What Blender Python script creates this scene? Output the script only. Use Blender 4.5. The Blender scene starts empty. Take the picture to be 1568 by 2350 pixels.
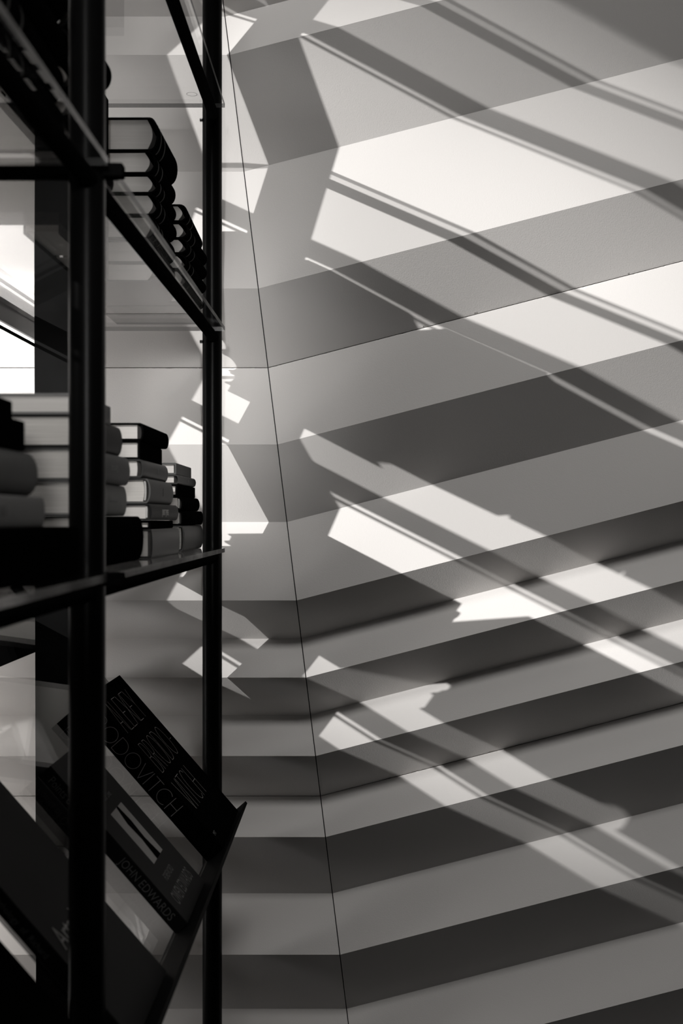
import bpy, bmesh, math, random
from mathutils import Vector, Matrix, noise
random.seed(7)
S = bpy.context.scene
C = bpy.data.collections.new('scene'); S.collection.children.link(C)

# ---------------------------------------------------------------- camera, light, exposure
F = 2600.0; VX, VY = 820.0, 1190.0          # focal length and vanishing point of the level camera, in pixels
cam = bpy.data.cameras.new('camera'); co = bpy.data.objects.new('camera', cam); C.objects.link(co)
co.rotation_euler = (math.radians(90), 0, 0)
cam.sensor_fit = 'VERTICAL'; cam.sensor_height = 36.0; cam.sensor_width = 24.0
cam.lens = F / 2350 * 36.0
cam.shift_x = -(VX - 784) / 2350; cam.shift_y = (VY - 1175) / 2350
cam.clip_start = 0.02
cam.dof.use_dof = True; cam.dof.focus_distance = 2.2; cam.dof.aperture_fstop = 5.6
S.camera = co

B_, C_ = 0.70, 0.492                         # low sunlight travels (1, B_, -C_): from the upper left, towards the wall
SUND = Vector((1, B_, -C_)).normalized()

def spot(name, loc, target, power, cone, blend, radius, col=(1, 1, 1)):
    l = bpy.data.lights.new(name, 'SPOT'); l.energy = power; l.spot_size = cone; l.spot_blend = blend
    l.shadow_soft_size = radius; l.color = col
    o = bpy.data.objects.new(name, l); C.objects.link(o); o.location = loc
    o.rotation_euler = (Vector(target) - Vector(loc)).to_track_quat('-Z', 'Y').to_euler(); return o

def area(name, loc, target, power, sx, sy, col=(1, 1, 1)):
    l = bpy.data.lights.new(name, 'AREA'); l.energy = power; l.shape = 'RECTANGLE'; l.size = sx; l.size_y = sy; l.color = col
    o = bpy.data.objects.new(name, l); C.objects.link(o); o.location = loc
    o.rotation_euler = (Vector(target) - Vector(loc)).to_track_quat('-Z', 'Y').to_euler(); return o

beam_target = Vector((0.068, 2.24, 0.29))
spot('low_sunbeam', beam_target - SUND * 25, beam_target, 37000, math.radians(4.5), 1.0, 0.10, (1, .985, .965))
area('skylight', (0.05, 0.18, 4.2), (0.05, 2.25, 0.0), 58, 2.0, 0.7, (1, .985, .965))
spot('wall_washer', (-0.85, 0.60, 0.60), (-0.70, 2.25, 0.415), 120, math.radians(13.5), 0.25, 0.015)
spot('shelf_fill', (-0.25, -2.0, 1.25), (-0.50, 2.2, 0.42), 430, math.radians(12), 1.0, 0.25, (1, .985, .965))  # fill spot added in front to brighten page faces and left wall
area('left_wall_fill', (-1.30, 2.00, 0.05), (-0.30, 2.25, 0.05), 9.0, 0.16, 2.4, (1, .985, .965))  # unseen area lamp added to lift the left wall, no window there

spot('low_shelf_fill', (0.30, -1.8, 0.40), (-0.47, 2.25, 0.20), 330, math.radians(9.6), 1.0, 0.25, (1, .985, .965))  # second added fill, brightens the lower shelf and the wall behind it

w = bpy.data.worlds.new('world'); S.world = w; w.use_nodes = True
w.node_tree.nodes['Background'].inputs[0].default_value = (1, .99, .97, 1)
w.node_tree.nodes['Background'].inputs[1].default_value = 0.012
S.view_settings.view_transform = 'Standard'; S.view_settings.look = 'None'
S.view_settings.exposure = 0.0; S.view_settings.gamma = 1.0

# ---------------------------------------------------------------- materials
def mat(name, col, rough=0.5, spec=0.5, bump=0.0, bscale=200, var=0.0, vscale=6, metal=0.0):
    m = bpy.data.materials.new(name); m.use_nodes = True; nt = m.node_tree; b = nt.nodes['Principled BSDF']
    b.inputs['Base Color'].default_value = (*col, 1); b.inputs['Roughness'].default_value = rough
    b.inputs['Specular IOR Level'].default_value = spec; b.inputs['Metallic'].default_value = metal
    tc = nt.nodes.new('ShaderNodeTexCoord')
    if var > 0:
        n = nt.nodes.new('ShaderNodeTexNoise'); n.inputs['Scale'].default_value = vscale; n.inputs['Detail'].default_value = 4
        mx = nt.nodes.new('ShaderNodeMix'); mx.data_type = 'RGBA'
        mx.inputs[6].default_value = (*[c * (1 - var) for c in col], 1); mx.inputs[7].default_value = (*[min(1, c * (1 + var)) for c in col], 1)
        nt.links.new(tc.outputs['Object'], n.inputs['Vector']); nt.links.new(n.outputs[0], mx.inputs[0])
        nt.links.new(mx.outputs[2], b.inputs['Base Color'])
    if bump > 0:
        n = nt.nodes.new('ShaderNodeTexNoise'); n.inputs['Scale'].default_value = bscale; n.inputs['Detail'].default_value = 3
        bp = nt.nodes.new('ShaderNodeBump'); bp.inputs['Strength'].default_value = bump; bp.inputs['Distance'].default_value = 0.001
        nt.links.new(tc.outputs['Object'], n.inputs['Vector']); nt.links.new(n.outputs[0], bp.inputs['Height'])
        nt.links.new(bp.outputs[0], b.inputs['Normal'])
    return m

PLASTER = mat('plaster', (.80, .775, .755), .62, .3, .22, 420, .03, 3)
GAP = mat('joint_dark', (.03, .03, .03), .8, .2, var=.3, vscale=40)
BEAD = mat('corner_bead', (.75, .73, .71), .4, .4, var=.05, vscale=30)
BLACK = mat('black_lacquered_steel', (.004, .004, .004), .35, .0, .05, 300, .2, 20)
POSTM = mat('satin_black_post', (.003, .003, .003), .3, .05, .05, 300, .2, 20)
COLUMN = mat('dark_painted_column', (.010, .010, .010), .55, .05, .1, 300, .25, 30)
BARM = mat('grey_steel_bar', (.25, .25, .25), .35, .5, .03, 100, .15, 10)
LIP = mat('black_lip', (.004, .004, .004), .5, .03, var=.2, vscale=20)
DFLOOR = mat('dark_floor', (.05, .05, .05), .6, .3, .2, 40, .2, 4)
CHROME = mat('screw_steel', (.5, .5, .5), .25, .5, metal=1, var=.05, vscale=80)

def glass(name, tint, base, edge=False):
    m = bpy.data.materials.new(name); m.use_nodes = True; nt = m.node_tree; nt.nodes.remove(nt.nodes['Principled BSDF'])
    out = nt.nodes['Material Output']
    tr = nt.nodes.new('ShaderNodeBsdfTransparent'); tr.inputs[0].default_value = (*tint, 1)
    gl = nt.nodes.new('ShaderNodeBsdfGlossy'); gl.inputs['Roughness'].default_value = .02 if not edge else .18
    gl.inputs[0].default_value = (1, 1, 1, 1) if not edge else (.35, .35, .35, 1)
    ge = nt.nodes.new('ShaderNodeNewGeometry'); dt = nt.nodes.new('ShaderNodeVectorMath'); dt.operation = 'DOT_PRODUCT'
    nt.links.new(ge.outputs['Incoming'], dt.inputs[0]); nt.links.new(ge.outputs['Normal'], dt.inputs[1])
    def mth(op, a, b=None):
        n = nt.nodes.new('ShaderNodeMath'); n.operation = op
        for i, v in enumerate((a, b)):
            if v is None: continue
            if isinstance(v, (int, float)): n.inputs[i].default_value = v
            else: nt.links.new(v, n.inputs[i])
        return n.outputs[0]
    schlick = mth('ADD', mth('MULTIPLY', mth('POWER', mth('SUBTRACT', 1.0, mth('ABSOLUTE', dt.outputs['Value'])), 5.0), .96), .04)
    mx = nt.nodes.new('ShaderNodeMixShader')
    if edge:
        nz = nt.nodes.new('ShaderNodeTexNoise'); nz.inputs['Scale'].default_value = 14; nz.inputs['Detail'].default_value = 5
        tc = nt.nodes.new('ShaderNodeTexCoord'); mr = nt.nodes.new('ShaderNodeMapRange')
        mr.inputs[1].default_value = .35; mr.inputs[2].default_value = .7; mr.inputs[3].default_value = base; mr.inputs[4].default_value = base + .3
        nt.links.new(tc.outputs['Object'], nz.inputs['Vector']); nt.links.new(nz.outputs[0], mr.inputs[0]); nt.links.new(mr.outputs[0], mx.inputs[0])
    else:
        ad = nt.nodes.new('ShaderNodeMath'); ad.operation = 'ADD'; ad.inputs[1].default_value = base
        nt.links.new(schlick, ad.inputs[0]); nt.links.new(ad.outputs[0], mx.inputs[0])
    nt.links.new(tr.outputs[0], mx.inputs[1]); nt.links.new(gl.outputs[0], mx.inputs[2]); nt.links.new(mx.outputs[0], out.inputs[0])
    return m
GLASS = glass('clear_glass', (.97, .97, .97), 0.0)
GEDGE = glass('glass_polished_edge', (.35, .35, .35), .3, True)

def pages(name, lo, hi, scale):
    m = bpy.data.materials.new(name); m.use_nodes = True; nt = m.node_tree; b = nt.nodes['Principled BSDF']
    b.inputs['Roughness'].default_value = .75; b.inputs['Specular IOR Level'].default_value = .15
    tc = nt.nodes.new('ShaderNodeTexCoord'); mp = nt.nodes.new('ShaderNodeMapping'); mp.inputs['Scale'].default_value = (4, 4, scale)
    n = nt.nodes.new('ShaderNodeTexNoise'); n.inputs['Scale'].default_value = 1; n.inputs['Detail'].default_value = 4; n.inputs['Roughness'].default_value = .7
    r = nt.nodes.new('ShaderNodeMix'); r.data_type = 'RGBA'; mr = nt.nodes.new('ShaderNodeMapRange')
    mr.inputs[1].default_value = .3; mr.inputs[2].default_value = .65
    r.inputs[6].default_value = (*lo, 1); r.inputs[7].default_value = (*hi, 1)
    nt.links.new(tc.outputs['Object'], mp.inputs[0]); nt.links.new(mp.outputs[0], n.inputs['Vector']); nt.links.new(n.outputs[0], mr.inputs[0])
    nt.links.new(mr.outputs[0], r.inputs[0]); nt.links.new(r.outputs[2], b.inputs['Base Color'])
    bp = nt.nodes.new('ShaderNodeBump'); bp.inputs['Strength'].default_value = .35; bp.inputs['Distance'].default_value = .0006
    nt.links.new(n.outputs[0], bp.inputs['Height']); nt.links.new(bp.outputs[0], b.inputs['Normal'])
    return m
PG_SMOOTH = pages('pages_smooth', (.50, .48, .46), (.56, .54, .52), 260)
PG_ROUGH = pages('pages_ridged', (.30, .285, .27), (.62, .60, .57), 900)
COV = {k: mat('cover_' + k, c, r, .0 if k == 'black' else .06, .08, 500, .12, 25) for k, c, r in [
    ('black', (.0025, .0025, .0025), .5), ('charcoal', (.012, .012, .012), .5), ('grey', (.085, .085, .083), .5), ('pale', (.17, .168, .165), .55),
    ('mid', (.032, .032, .031), .4), ('white', (.62, .61, .59), .4)]}
INK = {'line': mat('ink_line', (.45, .44, .43), .5, .3, var=.05, vscale=50), 'band': mat('ink_band', (.010, .010, .010), .5, .05, var=.05, vscale=50), 'light': mat('ink_light', (.32, .31, .30), .5, .3, var=.05, vscale=50), 'dim': mat('ink_dim', (.14, .14, .137), .5, .3, var=.05, vscale=50),
       'dark': mat('ink_dark', (.03, .03, .03), .5, .3, var=.05, vscale=50), 'faint': mat('ink_faint', (.045, .045, .044), .35, .5, var=.05, vscale=50)}

# ---------------------------------------------------------------- helpers
def obj(name, bm, m, parent=None, smooth=False):
    bmesh.ops.recalc_face_normals(bm, faces=bm.faces)
    me = bpy.data.meshes.new(name); bm.to_mesh(me); bm.free()
    for mm in (m if isinstance(m, (list, tuple)) else [m]): me.materials.append(mm)
    if smooth:
        for p in me.polygons: p.use_smooth = True
        try: me.set_sharp_from_angle(angle=math.radians(35))
        except Exception: pass
    o = bpy.data.objects.new(name, me); C.objects.link(o)
    if parent: o.parent = parent
    return o
def thing(name, label, cat, loc=(0, 0, 0), rot=(0, 0, 0), group=None):
    o = bpy.data.objects.new(name, None); C.objects.link(o); o.empty_display_size = .02
    o.location = loc; o.rotation_euler = rot; o['label'] = label; o['category'] = cat
    if group: o['group'] = group
    return o
def box(bm, x0, x1, y0, y1, z0, z1, bev=0.0):
    r = bmesh.ops.create_cube(bm, size=1)
    vs = r['verts']
    for v in vs:
        v.co = Vector(((x0 + x1) / 2 + v.co.x * (x1 - x0), (y0 + y1) / 2 + v.co.y * (y1 - y0), (z0 + z1) / 2 + v.co.z * (z1 - z0)))
    if bev > 0:
        es = list({e for v in vs for e in v.link_edges})
        bmesh.ops.bevel(bm, geom=es, offset=bev, segments=2, affect='EDGES', profile=.6)
    return vs
def tube(bm, a, b, r, seg=24):
    a, b = Vector(a), Vector(b); d = b - a
    q = d.to_track_quat('Z', 'Y').to_matrix().to_4x4()
    bmesh.ops.create_cone(bm, cap_ends=True, segments=seg, radius1=r, radius2=r, depth=d.length, matrix=Matrix.Translation((a + b) / 2) @ q)
def text(name, body, size, m, parent, mw, sx=1.0, outline=False, align='LEFT', space=1.0):
    cu = bpy.data.curves.new('t', 'FONT'); cu.body = body; cu.size = size; cu.align_x = align; cu.space_character = space
    cu.resolution_u = 3; cu.extrude = .0001
    if outline:
        cu.fill_mode = 'NONE'; cu.extrude = 0; cu.bevel_depth = size * .0055; cu.bevel_resolution = 0
    t = bpy.data.objects.new('t', cu); C.objects.link(t)
    bpy.context.view_layer.update()
    me = bpy.data.meshes.new_from_object(t.evaluated_get(bpy.context.evaluated_depsgraph_get()))
    bpy.data.objects.remove(t); bpy.data.curves.remove(cu)
    me.transform(Matrix.Diagonal((sx, 1, 1, 1))); me.transform(mw)
    me.materials.clear(); me.materials.append(m); me.name = name
    o = bpy.data.objects.new(name, me); C.objects.link(o); o.parent = parent
    return o
GL = {  # thin single-stroke capitals: (advance, strokes), each in a unit-high box
 'A': (.75, [[(0, 0), (.36, 1), (.72, 0)], [(.12, .32), (.60, .32)]]), 'L': (.62, [[(0, 1), (0, 0), (.55, 0)]]),
 'E': (.66, [[(.58, 1), (0, 1), (0, 0), (.58, 0)], [(0, .5), (.5, .5)]]), 'X': (.72, [[(0, 0), (.68, 1)], [(0, 1), (.68, 0)]]),
 'Y': (.70, [[(0, 1), (.34, .5), (.68, 1)], [(.34, .5), (.34, 0)]]), 'I': (.16, [[(.03, 0), (.03, 1)]]), 'T': (.68, [[(0, 1), (.66, 1)], [(.33, 1), (.33, 0)]]),
 'V': (.72, [[(0, 1), (.35, 0), (.70, 1)]]), 'H': (.74, [[(0, 0), (0, 1)], [(.62, 0), (.62, 1)], [(0, .5), (.62, .5)]]), '-': (.4, [[(.05, .45), (.32, .45)]]),
 'O': (1.02, [[(.48 + .48 * math.cos(2 * math.pi * i / 28), .5 + .5 * math.sin(2 * math.pi * i / 28)) for i in range(29)]]),
 'C': (.92, [[(.48 + .48 * math.cos(.9 + (2 * math.pi - 1.8) * i / 22), .5 + .5 * math.sin(.9 + (2 * math.pi - 1.8) * i / 22)) for i in range(23)]]),
 'D': (.90, [[(0, 0), (0, 1), (.3, 1)] + [(.3 + .5 * math.cos(math.pi / 2 - math.pi * i / 14), .5 + .5 * math.sin(math.pi / 2 - math.pi * i / 14)) for i in range(15)] + [(0, 0)]]),
}
_b = [(0, 0), (0, 1), (.28, 1)] + [(.28 + .26 * math.cos(math.pi / 2 - math.pi * i / 10), .76 + .24 * math.sin(math.pi / 2 - math.pi * i / 10)) for i in range(11)] + [(0, .52)]
GL['R'] = (.68, [_b, [(.25, .52), (.56, 0)]])
GL['B'] = (.70, [_b, [(0, .52), (.3, .52)] + [(.3 + .28 * math.cos(math.pi / 2 - math.pi * i / 10), .26 + .26 * math.sin(math.pi / 2 - math.pi * i / 10)) for i in range(11)] + [(0, 0)]])
def line_text(name, body, h, sx, wid, m, parent, mw, gap=.08):
    bm = bmesh.new(); x = 0.0
    for ch in body:
        adv, strokes = GL[ch]
        for st in strokes:
            P = [Vector(((x + a) * h * sx, b * h, 0)) for a, b in st]
            for a, b in zip(P, P[1:]):
                d = (b - a).normalized(); n = Vector((-d.y, d.x, 0)) * wid / 2; e = d * wid * .4
                bm.faces.new([bm.verts.new(mw @ q) for q in (a - n - e, b - n + e, b + n + e, a + n - e)])
        x += adv + gap
    return obj(name, bm, m, parent)
def frame(origin, xdir, ydir):
    x = Vector(xdir).normalized(); y = Vector(ydir).normalized(); z = x.cross(y)
    return Matrix(((x.x, y.x, z.x, origin[0]), (x.y, y.y, z.y, origin[1]), (x.z, y.z, z.z, origin[2]), (0, 0, 0, 1)))

# ---------------------------------------------------------------- pleated walls
YF, YB = 2.220, 2.275
creases = [(-830, 0), (-640, 1), (-500, 0), (-230, 1), (-142, 0), (38, 1), (126, 0), (394, 1), (662, 0), (844, 1), (1020, 0), (1198, 1), (1378, 0), (1466, 1),
           (1555, 0), (1641, 1), (1735, 0), (1827, 1), (1921, 0), (2050, 1), (2191, 0), (2315, 1), (2462, 0), (2590, 1), (2730, 0), (2860, 1)]
prof = []
def fold_pt(y, Y):
    x = 512 + (800 - 512) / 2350 * y
    return Vector(((x - VX) / F * Y, Y, (VY - y) / F * Y))
for y, k in creases:
    p = fold_pt(y, YB if k else YF)
    if y in (844, 1827):                     # open joint between the panels
        up = (fold_pt(creases[[c[0] for c in creases].index(y) - 1][0], YF) - p).normalized(); dn = (fold_pt(creases[[c[0] for c in creases].index(y) + 1][0], YF) - p).normalized()
        prof += [(p + up * .004, 0), (p + up * .0009, 1), (p + Vector((0, .006, .0007)), 0), (p + Vector((0, .006, -.0006)), 0), (p + dn * .0008, 1), (p + dn * .004, 0)]
    else: prof.append((p, 0))
def wall(name, d, length, sgn, off):
    bm = bmesh.new(); d = Vector(d).normalized(); n = 420
    rows = []
    for i in range(n + 1):
        s = off + (length - off) * (i / n) ** 1.25
        row = []
        for j, (p, jit) in enumerate(prof):
            q = p + d * s
            if jit:
                h = noise.noise(Vector((s * 38, j * 3.7 + sgn * 9, 0))); g = noise.noise(Vector((s * 260, j * 5.1, 3)))
                q = q + Vector((0, .0006 * abs(g) + (.0012 if h > .42 else 0), (.0005 * g if h > .1 else .0001 * g)))
            row.append(bm.verts.new(q))
        rows.append(row)
    for a, b in zip(rows, rows[1:]):
        for j in range(len(prof) - 1):
            f = bm.faces.new((a[j], a[j + 1], b[j + 1], b[j]))
            if prof[j][1] == 0 and prof[j + 1][1] == 0 and (prof[j][0] - prof[j + 1][0]).length < .003: f.material_index = 1
    bmesh.ops.recalc_face_normals(bm, faces=bm.faces)
    o = obj(name, bm, [PLASTER, GAP]); o['kind'] = 'structure'
    return o
wall('wall_left', (-1, 0, 0), 2.1, -1, .0011)
wall('wall_right', (1, 0, .2575), 1.6, 1, .0014)
# recessed dark joint and thin bead along the pleated corner
bm = bmesh.new(); pts = [p for p, j in prof]
for a, b in zip(pts, pts[1:]):
    vs = [bm.verts.new(v) for v in (a + Vector((-.006, .006, 0)), b + Vector((-.006, .006, 0)), b + Vector((.006, .006, 0)), a + Vector((.006, .006, 0)))]
    bm.faces.new(vs)
o = obj('trim_1', bm, GAP); o['kind'] = 'structure'
bm = bmesh.new()
for a, b in zip(pts, pts[1:]): tube(bm, a + Vector((.0012, .0003, 0)), b + Vector((.0012, .0003, 0)), .0005, 8)
o = obj('trim_2', bm, BEAD); o['kind'] = 'structure'
bm = bmesh.new(); box(bm, -2.2, 1.7, -.6, 2.5, -1.75, -1.70); o = obj('floor', bm, DFLOOR); o['kind'] = 'structure'
# unseen panel added left of the frame; its edge cuts off the sunbeam
bm = bmesh.new(); box(bm, -2.0, -.757, 1.945, 1.965, -1.70, 2.6); o = obj('sun_blocker', bm, PLASTER); o['kind'] = 'structure'
# unseen slabs added at the side, sill and head set to cut the low sunlight
bm = bmesh.new(); box(bm, -1.66, -1.60, -1.6, 1.945, -1.70, .318); box(bm, -1.66, -1.60, -1.6, 1.945, 1.94, 2.9); o = obj('sun_mask_wall', bm, PLASTER); o['kind'] = 'structure'

# slim square column
bm = bmesh.new(); vs = box(bm, -.555, -.494, 1.95, 2.005, -1.70, 2.6)
for v in vs: v.co.x += .0022 * (-(v.co.z) / .9)
o = obj('column', bm, COLUMN); o['label'] = 'slim matt black square column standing behind the left end of the shelving'; o['category'] = 'column'

# ---------------------------------------------------------------- shelving
PX, LX, YN, YFAR = -.279, -.592, 1.17, 2.18
LV = [1.215, .790, .365, -.056]
shelf = thing('shelving_unit', 'tall black tubular steel shelving with clear glass shelves against the pleated wall', 'shelves', (PX, YN, -1.70))
SO = Vector((PX, YN, -1.70))
def sobj(name, bm, m, parent=None, smooth=False):
    for v in bm.verts: v.co -= SO
    return obj(name, bm, m, parent or shelf, smooth)
for (x, y) in ((PX, YFAR), (PX, YN), (LX, YFAR - .012), (LX, YN), (PX, .16), (LX, .16)):
    bm = bmesh.new(); tube(bm, (x, y, -1.70), (x, y, 2.2), .0187, 40); sobj('post', bm, POSTM, smooth=True)
for z in LV:
    for (y0, y1) in ((YN, YFAR), (.16, YN)):
        bm = bmesh.new(); tube(bm, (PX + .004, y0, z - .0185), (PX + .004, y1, z - .0185), .0100); sobj('side_rail', bm, BLACK, smooth=True)
        bm = bmesh.new(); box(bm, LX - .003, LX + .003, y0 + .02, y1 - .02, z - .037, z + .002, .001); sobj('flat_bar', bm, BARM)
        bm = bmesh.new(); tube(bm, (LX, y0, z - .047), (LX, y1 - .012, z - .047), .0028, 12); sobj('thin_rod', bm, BLACK, smooth=True)
        bm = bmesh.new(); box(bm, LX + .006, PX + .027, y0 + .028, y1 - .024, z - .008, z)
        for f in bm.faces:
            f.material_index = 0 if abs(f.normal.z) > .5 else 1
        g = sobj('glass_shelf', bm, [GLASS, GEDGE])
    bm = bmesh.new(); box(bm, LX, PX + .038, YN - .008, YN + .008, z - .0135, z + .0005, .002); sobj('cross_rail', bm, BLACK)
    bm = bmesh.new(); tube(bm, (PX - .0225, YFAR - .008, z - .026), (PX - .0175, YFAR - .008, z - .026), .0035, 12)
    sobj('screw', bm, CHROME, smooth=True)
# panel hanging below the left end of the third shelf
bm = bmesh.new(); box(bm, LX - .006, LX + .0, 1.20, 2.13, LV[3] - .19, LV[3] - .099, .001); sobj('side_panel', bm, BLACK)

# sloping display: glass plate on slanted tubes with a black lip
SD = Vector((.658, 0, -.753)); SN = Vector((.753, 0, .658))
P0 = Vector((-.2197, 0, -.543)); BT = P0 - SN * .0375
for (y0, y1) in ((1.20, 2.155), (.18, 1.14)):
    bm = bmesh.new(); vs = box(bm, -.52, 0, y0, y1, -.006, 0)
    for v in vs: v.co = BT + SD * v.co.x + SN * v.co.z + Vector((0, v.co.y, 0))
    for f in bm.faces: f.normal_update(); f.material_index = 0 if abs(f.normal.dot(SN)) > .5 else 1
    sobj('display_plate', bm, [GLASS, GEDGE])
    bm = bmesh.new(); vs = box(bm, .0005, .006, y0 - .01, y1 + .0, -.012, .047, .001)
    for v in bm.verts: v.co = BT + SD * v.co.x + SN * v.co.z + Vector((0, v.co.y, 0))
    sobj('display_lip', bm, LIP)
for y in (YN, 2.165):
    bm = bmesh.new(); a = BT + SD * .0 - SN * .017 + Vector((0, y, 0)); tube(bm, a, a - SD * .60, .0095); sobj('slanted_tube', bm, BLACK, smooth=True)

# ---------------------------------------------------------------- books
def cover_bm(W, L, T, bulge, t=.0026, seg=12):
    """C-shaped case: two boards joined by a (rounded) spine, swept along the book's height"""
    def path(o):
        pts = [(-W, o)]
        pts.append((-.004, o))
        for i in range(seg + 1):
            a = -math.pi / 2 + math.pi * i / seg
            pts.append(((bulge - o) * math.cos(a) if bulge > o else 0.0 - o * 1.0 * (1 if 0 < i < seg else 1) + .0, T / 2 + (T / 2 - o) * math.sin(a)))
        pts.append((-.004, T - o)); pts.append((-W, T - o)); return pts
    if bulge < .003:
        outer = [(-W, 0), (-.001, 0), (0, .001), (0, T - .001), (-.001, T), (-W, T)]
        inner = [(-W, t), (-t - .001, t), (-t, t + .001), (-t, T - t - .001), (-t - .001, T - t), (-W, T - t)]
    else: outer, inner = path(0), path(t)
    bm = bmesh.new(); A = []
    for y in (0, L):
        A.append([[bm.verts.new((x, y, z)) for x, z in pp] for pp in (outer, inner)])
    n = len(outer)
    for i in range(n - 1):
        bm.faces.new((A[0][0][i], A[0][0][i + 1], A[1][0][i + 1], A[1][0][i]))
        bm.faces.new((A[0][1][i], A[0][1][i + 1], A[1][1][i + 1], A[1][1][i]))
        for k in (0, 1): bm.faces.new((A[k][0][i], A[k][0][i + 1], A[k][1][i + 1], A[k][1][i]))
    for i in (0, n - 1): bm.faces.new((A[0][0][i], A[0][1][i], A[1][1][i], A[1][0][i]))
    return bm
def pages_bm(W, L, T, bulge, t=.0028, seg=10):
    bm = bmesh.new(); pr = []
    for i in range(seg + 1):                 # hollow fore-edge
        u = i / seg; pr.append((-W + .004 + (.006 * math.sin(math.pi * u) if bulge > .003 else 0), t + (T - 2 * t) * u))
    for i in range(seg + 1):                 # rounded back
        u = 1 - i / seg; pr.append((-.0045 + (max(bulge - .005, 0)) * math.sin(math.pi * u), t + (T - 2 * t) * u))
    a = [bm.verts.new((x, .0035, z)) for x, z in pr]; b = [bm.verts.new((x, L - .0035, z)) for x, z in pr]
    bm.faces.new(a); bm.faces.new(b)
    for i in range(len(pr)): j = (i + 1) % len(pr); bm.faces.new((a[i], a[j], b[j], b[i]))
    return bm
def book(label, loc, W, L, T, cov, pg=PG_SMOOTH, bulge=0.006, rz=0.0, group=None, kind='book', tilt=None, head=None, spine_text=None, ink='dim', tsize=None, tpos=.03, bands=False):
    b = thing(kind, label, 'book', loc, (0, 0, rz), group)
    if tilt: b.matrix_world = tilt
    obj('cover', cover_bm(W, L, T, bulge), COV[cov], b, True)
    obj('page_block', pages_bm(W, L, T, bulge), pg, b, True)
    if head:
        bm = bmesh.new()
        k = max(8, int(T / .0022))
        for i in range(k):
            z = .004 + (T - .008) * (i + .5) / k; u = (z / T - .5) * 2
            xx = -.0035 + max(bulge - .004, 0) * math.sqrt(max(0, 1 - u * u))
            box(bm, xx - .0012, xx + .0012, .0015, .0034, z - .0006, z + .0006)
        obj('headband', bm, COV['white'], b)
    if bands:
        for y in (L * .12, L * .30):
            bm = bmesh.new()
            pr = []
            for i in range(13):
                a = -math.pi / 2 * .8 + math.pi * .8 * i / 12
                pr.append(((bulge + .0004) * math.cos(a) + .0002, T / 2 + (T / 2) * math.sin(a)))
            va = [bm.verts.new((x, y, z)) for x, z in pr]; vb = [bm.verts.new((x, y + .004, z)) for x, z in pr]
            for i in range(12): bm.faces.new((va[i], va[i + 1], vb[i + 1], vb[i]))
            obj('spine_band', bm, INK['band'], b, True)
    if spine_text:
        ts = tsize or T * .5
        mw = frame((bulge + .0003, L * tpos, T / 2 - ts * .34), (0, 1, 0), (0, 0, 1))
        text('spine_title', spine_text, ts, INK[ink], b, mw, sx=.8)
    return b

XS = -.302
def stack(z, yf, xs, specs, L, W, group, noun, place, pos0=0):
    """books listed from the bottom up: (thickness, cover, options)"""
    z0 = z + .0003; n = len(specs); words = ['bottom', 'second up', 'third up', 'fourth up', 'fifth up', 'sixth up', 'seventh up', 'eighth up', 'ninth up']
    for i, (T, cov, o) in enumerate(specs):
        o = dict(o); dx = o.pop('dx', random.uniform(-.003, .003)); dy = o.pop('dy', random.uniform(-.004, .004)); LL = o.pop('L', L); WW = o.pop('W', W)
        look = o.pop('look', noun)
        where = 'top' if i == n - 1 else words[i]
        book('%s, %s in %s' % (look, where, place), (xs + dx, yf + dy, z0), WW, LL, T - .0004, cov, rz=o.pop('rz', math.radians(random.uniform(-1.2, 1.2))), group=group, **o)
        z0 += T

enc = dict(bulge=.013, bands=True)
def E(T, **k): d = dict(enc); d.update(k); return (T, 'black', d)
# upper glass shelf with books (z .365): black rounded volumes
stack(LV[2], 1.92, XS + .003, [E(.027), E(.030), E(.026), E(.027), E(.028), E(.030)], .215, .15, 'black volumes on the upper shelf', 'black round-backed volume', 'upper shelf\'s far stack')
stack(LV[2], 1.748, XS - .019, [E(.030), E(.036), E(.036), E(.034), E(.030), E(.036), E(.052)], .18, .12, 'black volumes on the upper shelf', 'thick black round-backed volume', 'upper shelf\'s middle stack')
stack(LV[2], 1.225, XS - .018, [E(.036), E(.032), E(.030), E(.030), E(.038), E(.038)], .185, .235, 'black volumes on the upper shelf', 'heavy black round-backed volume', 'upper shelf\'s stack behind near post')
stack(LV[2], .90, XS + .002, [E(.040), E(.040), E(.042), E(.040), E(.040), E(.040)], .21, .235, 'black volumes on the upper shelf', 'blurred black round-backed volume', 'upper shelf\'s nearest stack')
# upright volumes added out of sight behind the near post to shade the wall
for k, (y, x, h, L) in enumerate(((1.455, -.381, .278, .14), (1.600, -.381, .276, .135), (1.885, -.432, .306, .105), (1.995, -.432, .304, .105))):
    b = thing('book', 'added black upright volume, hidden behind near post to shade the wall, %s of four' % ['nearest', 'second', 'third', 'farthest'][k], 'book', (x, y, LV[2] + .0006), (0, 0, 0), 'added wall-shading volumes')
    M = Matrix(((0, 0, -1, 0), (0, 1, 0, 0), (1, 0, 0, h), (0, 0, 0, 1)))
    for nm, bm, mm in (('cover', cover_bm(h, L, .048, 0), COV['black']), ('page_block', pages_bm(h, L, .048, 0), PG_SMOOTH)):
        bmesh.ops.transform(bm, matrix=M, verts=bm.verts); obj(nm, bm, mm, b)

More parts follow.
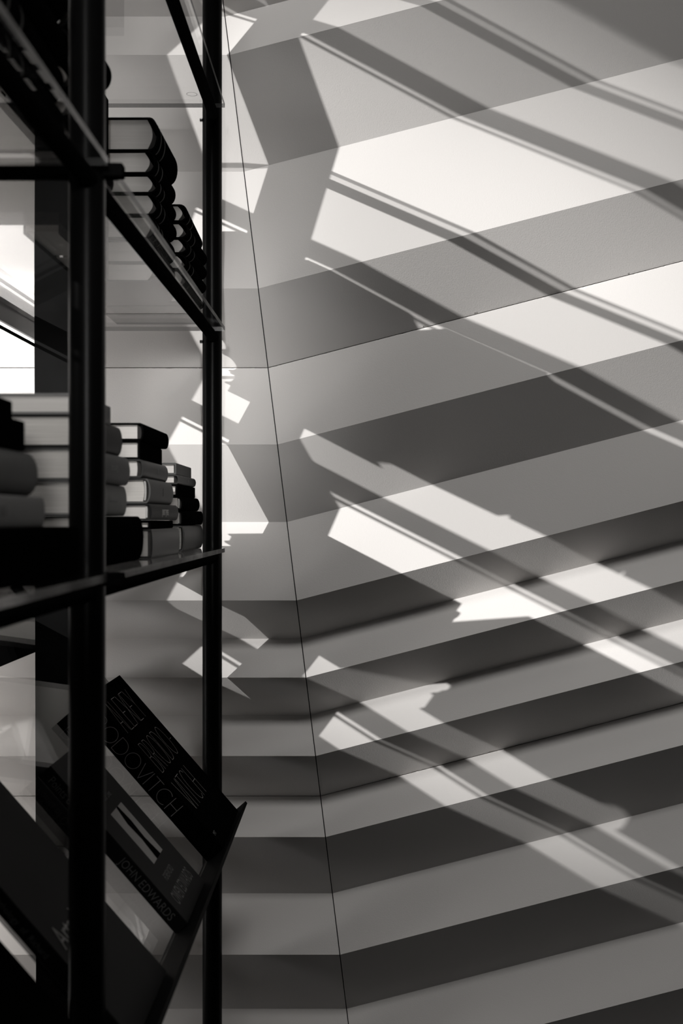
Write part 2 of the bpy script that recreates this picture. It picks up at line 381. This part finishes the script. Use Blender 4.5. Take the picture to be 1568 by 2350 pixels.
# lower glass shelf (z -.056): mixed hardbacks
G2 = 'mixed hardbacks on the lower shelf'
R = PG_ROUGH
stack(LV[3], 1.905, XS + .004, [
    (.0440, 'grey', dict(bulge=.006, head=True, pg=PG_SMOOTH, look='thick grey cloth hardback with white headband', L=.24, dx=.002)),
    (.0255, 'black', dict(bulge=.004, look='black hardback with pale pages', L=.225, dx=.001, head=True)),
    (.0240, 'black', dict(bulge=.006, look='plain black hardback', L=.215, dx=0, head=True)),
    (.0200, 'black', dict(bulge=0, look='square black paperback', L=.20, dx=-.004)),
    (.0165, 'mid', dict(bulge=.005, look='thin dark banded hardback', L=.195, dx=-.006, spine_text='III', tpos=.5)),
    (.0200, 'grey', dict(bulge=0, look='grey mottled paperback', L=.19, dx=-.007))], .21, .19, G2, 'hardback', 'lower shelf\'s far stack')
stack(LV[3], 1.585, XS, [
    (.0410, 'mid', dict(bulge=.003, look='wide dark grey hardback with a white page edge', L=.235, dx=.013)),
    (.0120, 'black', dict(bulge=0, look='thin black book', L=.22, dx=.012, pg=R)),
    (.0240, 'charcoal', dict(bulge=.005, look='dark hardback with small light spine lettering', L=.22, dx=.010, head=True, spine_text='JURIST JERSE', ink='light', tpos=.36)),
    (.0355, 'grey', dict(bulge=.007, look='grey cloth hardback with black spine lines', L=.20, dx=.006, head=True, pg=R, spine_text='II', ink='dark', tpos=.5)),
    (.0265, 'mid', dict(bulge=.006, look='glossy dark hardback with bright pages', L=.20, dx=-.002, spine_text='II', tpos=.55)),
    (.0260, 'black', dict(bulge=.002, look='square-backed black hardback', L=.20, dx=-.002)),
    (.0250, 'black', dict(bulge=.005, look='ridged black hardback', L=.20, dx=-.002, rz=-.01))], .20, .20, G2, 'hardback', 'lower shelf\'s middle stack')
stack(LV[3], 1.235, XS, [
    (.0590, 'black', dict(bulge=.008, look='thick fuzzy black book', L=.30, dx=.010, W=.265, pg=R)),
    (.0385, 'pale', dict(bulge=.005, look='pale grey hardback with small type', L=.215, dx=.004, pg=R, spine_text='UNIVERSITY PRESS', ink='dim', tsize=.008, tpos=.5)),
    (.0360, 'grey', dict(bulge=.007, look='grey hardback with spine numerals', L=.205, dx=.003, pg=R, spine_text='W A R S', ink='dim', tsize=.012, tpos=.5)),
    (.0360, 'charcoal', dict(bulge=.006, look='charcoal hardback with thick ridged pages', L=.18, dx=0, pg=R)),
    (.0230, 'pale', dict(bulge=.002, look='thin pale book with a dark spine mark', L=.15, dx=0, pg=PG_SMOOTH, spine_text='B', ink='dark', tsize=.014, tpos=.85))], .20, .30, G2, 'hardback', 'lower shelf\'s stack behind near post')
stack(LV[3], .86, XS + .0, [
    (.0480, 'black', dict(bulge=.002, look='long black box-like book', L=.27, dx=.020, W=.24)),
    (.0275, 'pale', dict(bulge=.003, look='pale book with dark marks on its spine', L=.17, dx=.012, spine_text='II  I', ink='dark', tsize=.012, tpos=.3)),
    (.0400, 'grey', dict(bulge=.012, look='grey round-backed book', L=.16, dx=.000)),
    (.0270, 'black', dict(bulge=.002, look='small black book', L=.15, dx=.005)),
    (.0180, 'black', dict(bulge=.002, look='thinnest black book', L=.145, dx=-.002))], .2, .24, G2, 'book', 'lower shelf\'s nearest stack')

# books lying open to view on the sloping display (front covers up, bottoms on the lip)
def display_book(label, yn, yf, length, T, cov, pg=PG_SMOOTH):
    """local x runs up the depth (-W..0 spine towards the viewer), built directly in the slope's frame"""
    o = BT + SN * .0004 - SD * .0008 + Vector((0, yn, 0))
    b = thing('display_book', label, 'book', o, (0, 0, 0))
    W = yf - yn
    # local frame: book x (towards spine) = -Y world, book y (height) = -SD (up the slope), book z = SN
    M = Matrix(((0, -SD.x, SN.x, 0), (-1, 0, 0, 0), (0, -SD.z, SN.z, 0), (0, 0, 0, 1)))
    bm = cover_bm(W, length, T, 0)
    bmesh.ops.transform(bm, matrix=M, verts=bm.verts); obj('cover', bm, COV[cov], b)
    bm = pages_bm(W, length, T, 0)
    bmesh.ops.transform(bm, matrix=M, verts=bm.verts); obj('page_block', bm, pg, b)
    return b, M
UP = -SD; DEP = Vector((0, 1, 0))
def on_cover(T, u, v, eps=.0003):            # u along the depth from the spine, v up the slope from the lip
    return SN * (T + eps) + UP * v + DEP * u
# far black book
T1 = .0360
b1, M1 = display_book('large black book with thin outlined lettering, farthest on the sloping display', 1.87, 2.105, .335, T1, 'black')
for k, (s, v) in enumerate((('ALEXEY', .246), ('BRODO-', .158), ('VITCH', .074))):
    line_text('cover_title', s, .062, .62, .0008, INK['line'], b1, frame(on_cover(T1, .020, v), DEP, UP))
text('imprint', 'MIT', .010, INK['dim'], b1, frame(on_cover(T1, .010, .022), DEP, UP))
def on_spine(T, v, h): return SN * h + UP * v + Vector((0, -.0003, 0))
line_text('spine_title', 'BRODOVITCH', .026, 1.05, .0008, INK['line'], b1, frame(on_spine(T1, .318, .005), SD, SN))
# middle book
T2 = .0225
b2, M2 = display_book('dark display book with a pale photo on its cover and capital lettering', 1.545, 1.72, .285, T2, 'charcoal')
text('spine_title', 'Points of Our Lives', .0165, INK['dim'], b2, frame(on_spine(T2, .272, .006), SD, SN), sx=.80)
text('spine_author', 'JOHN EDWARDS', .0175, INK['dim'], b2, frame(on_spine(T2, .125, .0055), SD, SN), sx=.80)
text('cover_author', 'OWEN EDWARDS', .030, INK['faint'], b2, frame(on_cover(T2, .022, .022), DEP, UP), sx=.52)
text('cover_credit', 'FOREWORD', .016, INK['faint'], b2, frame(on_cover(T2, .05, .055), DEP, UP), sx=.6)
text('cover_subtitle', 'Whispers of Our Lives', .014, INK['faint'], b2, frame(on_cover(T2, .022, .196), DEP, UP), sx=.72)
text('cover_title', 'LEGACY', .045, INK['faint'], b2, frame(on_cover(T2, .016, .222), DEP, UP), sx=.62)
bm = bmesh.new()
for (u0, u1, v0, v1) in ((.055, .125, .085, .178),):
    vs = [bm.verts.new(on_cover(T2, u, v, .0002)) for u, v in ((u0, v0), (u1, v0), (u1, v1), (u0, v1))]; bm.faces.new(vs)
obj('cover_picture', bm, INK['light'], b2)
bm = bmesh.new()
fig = [(.080, .085), (.086, .120), (.082, .150), (.092, .178), (.100, .178), (.104, .150), (.100, .118), (.106, .085)]
bm.faces.new([bm.verts.new(on_cover(T2, u, v, .0005)) for u, v in fig]); obj('picture_figure', bm, COV['black'], b2)
# nearest book
T3 = .0200
b3, M3 = display_book('wide dark grey book with a bold light title, nearest on the sloping display', 1.195, 1.385, .315, T3, 'charcoal')
text('cover_title', 'Artschwager', .040, INK['light'], b3, frame(on_cover(T3, .020, .120), DEP, UP), sx=.78)
text('spine_title', 'Art  Anthology  of  Richard', .0105, INK['dim'], b3, frame(on_spine(T3, .235, .006), SD, SN), sx=.9)
# one more dark book further down the display, at the bottom left corner
b4, M4 = display_book('dark book at the bottom left corner, partly out of view', .90, 1.115, .30, .022, 'black')

# engraved oval marks on the glass shelves' rear corner
for z in (LV[1], LV[2]):
    bm = bmesh.new()
    for k in range(28):
        a0, a1 = 2 * math.pi * k / 28, 2 * math.pi * (k + 1) / 28
        c = Vector((-.308, 2.11, z + .0003)) - SO
        p = [c + Vector((rx * math.cos(a), ry * math.sin(a), 0)) for a in (a0, a1) for rx, ry in ((.010, .010), (.0092, .0088))]
        bm.faces.new([bm.verts.new(q) for q in (p[0], p[1], p[3], p[2])])
    obj('etched_mark', bm, INK['dark'], shelf)
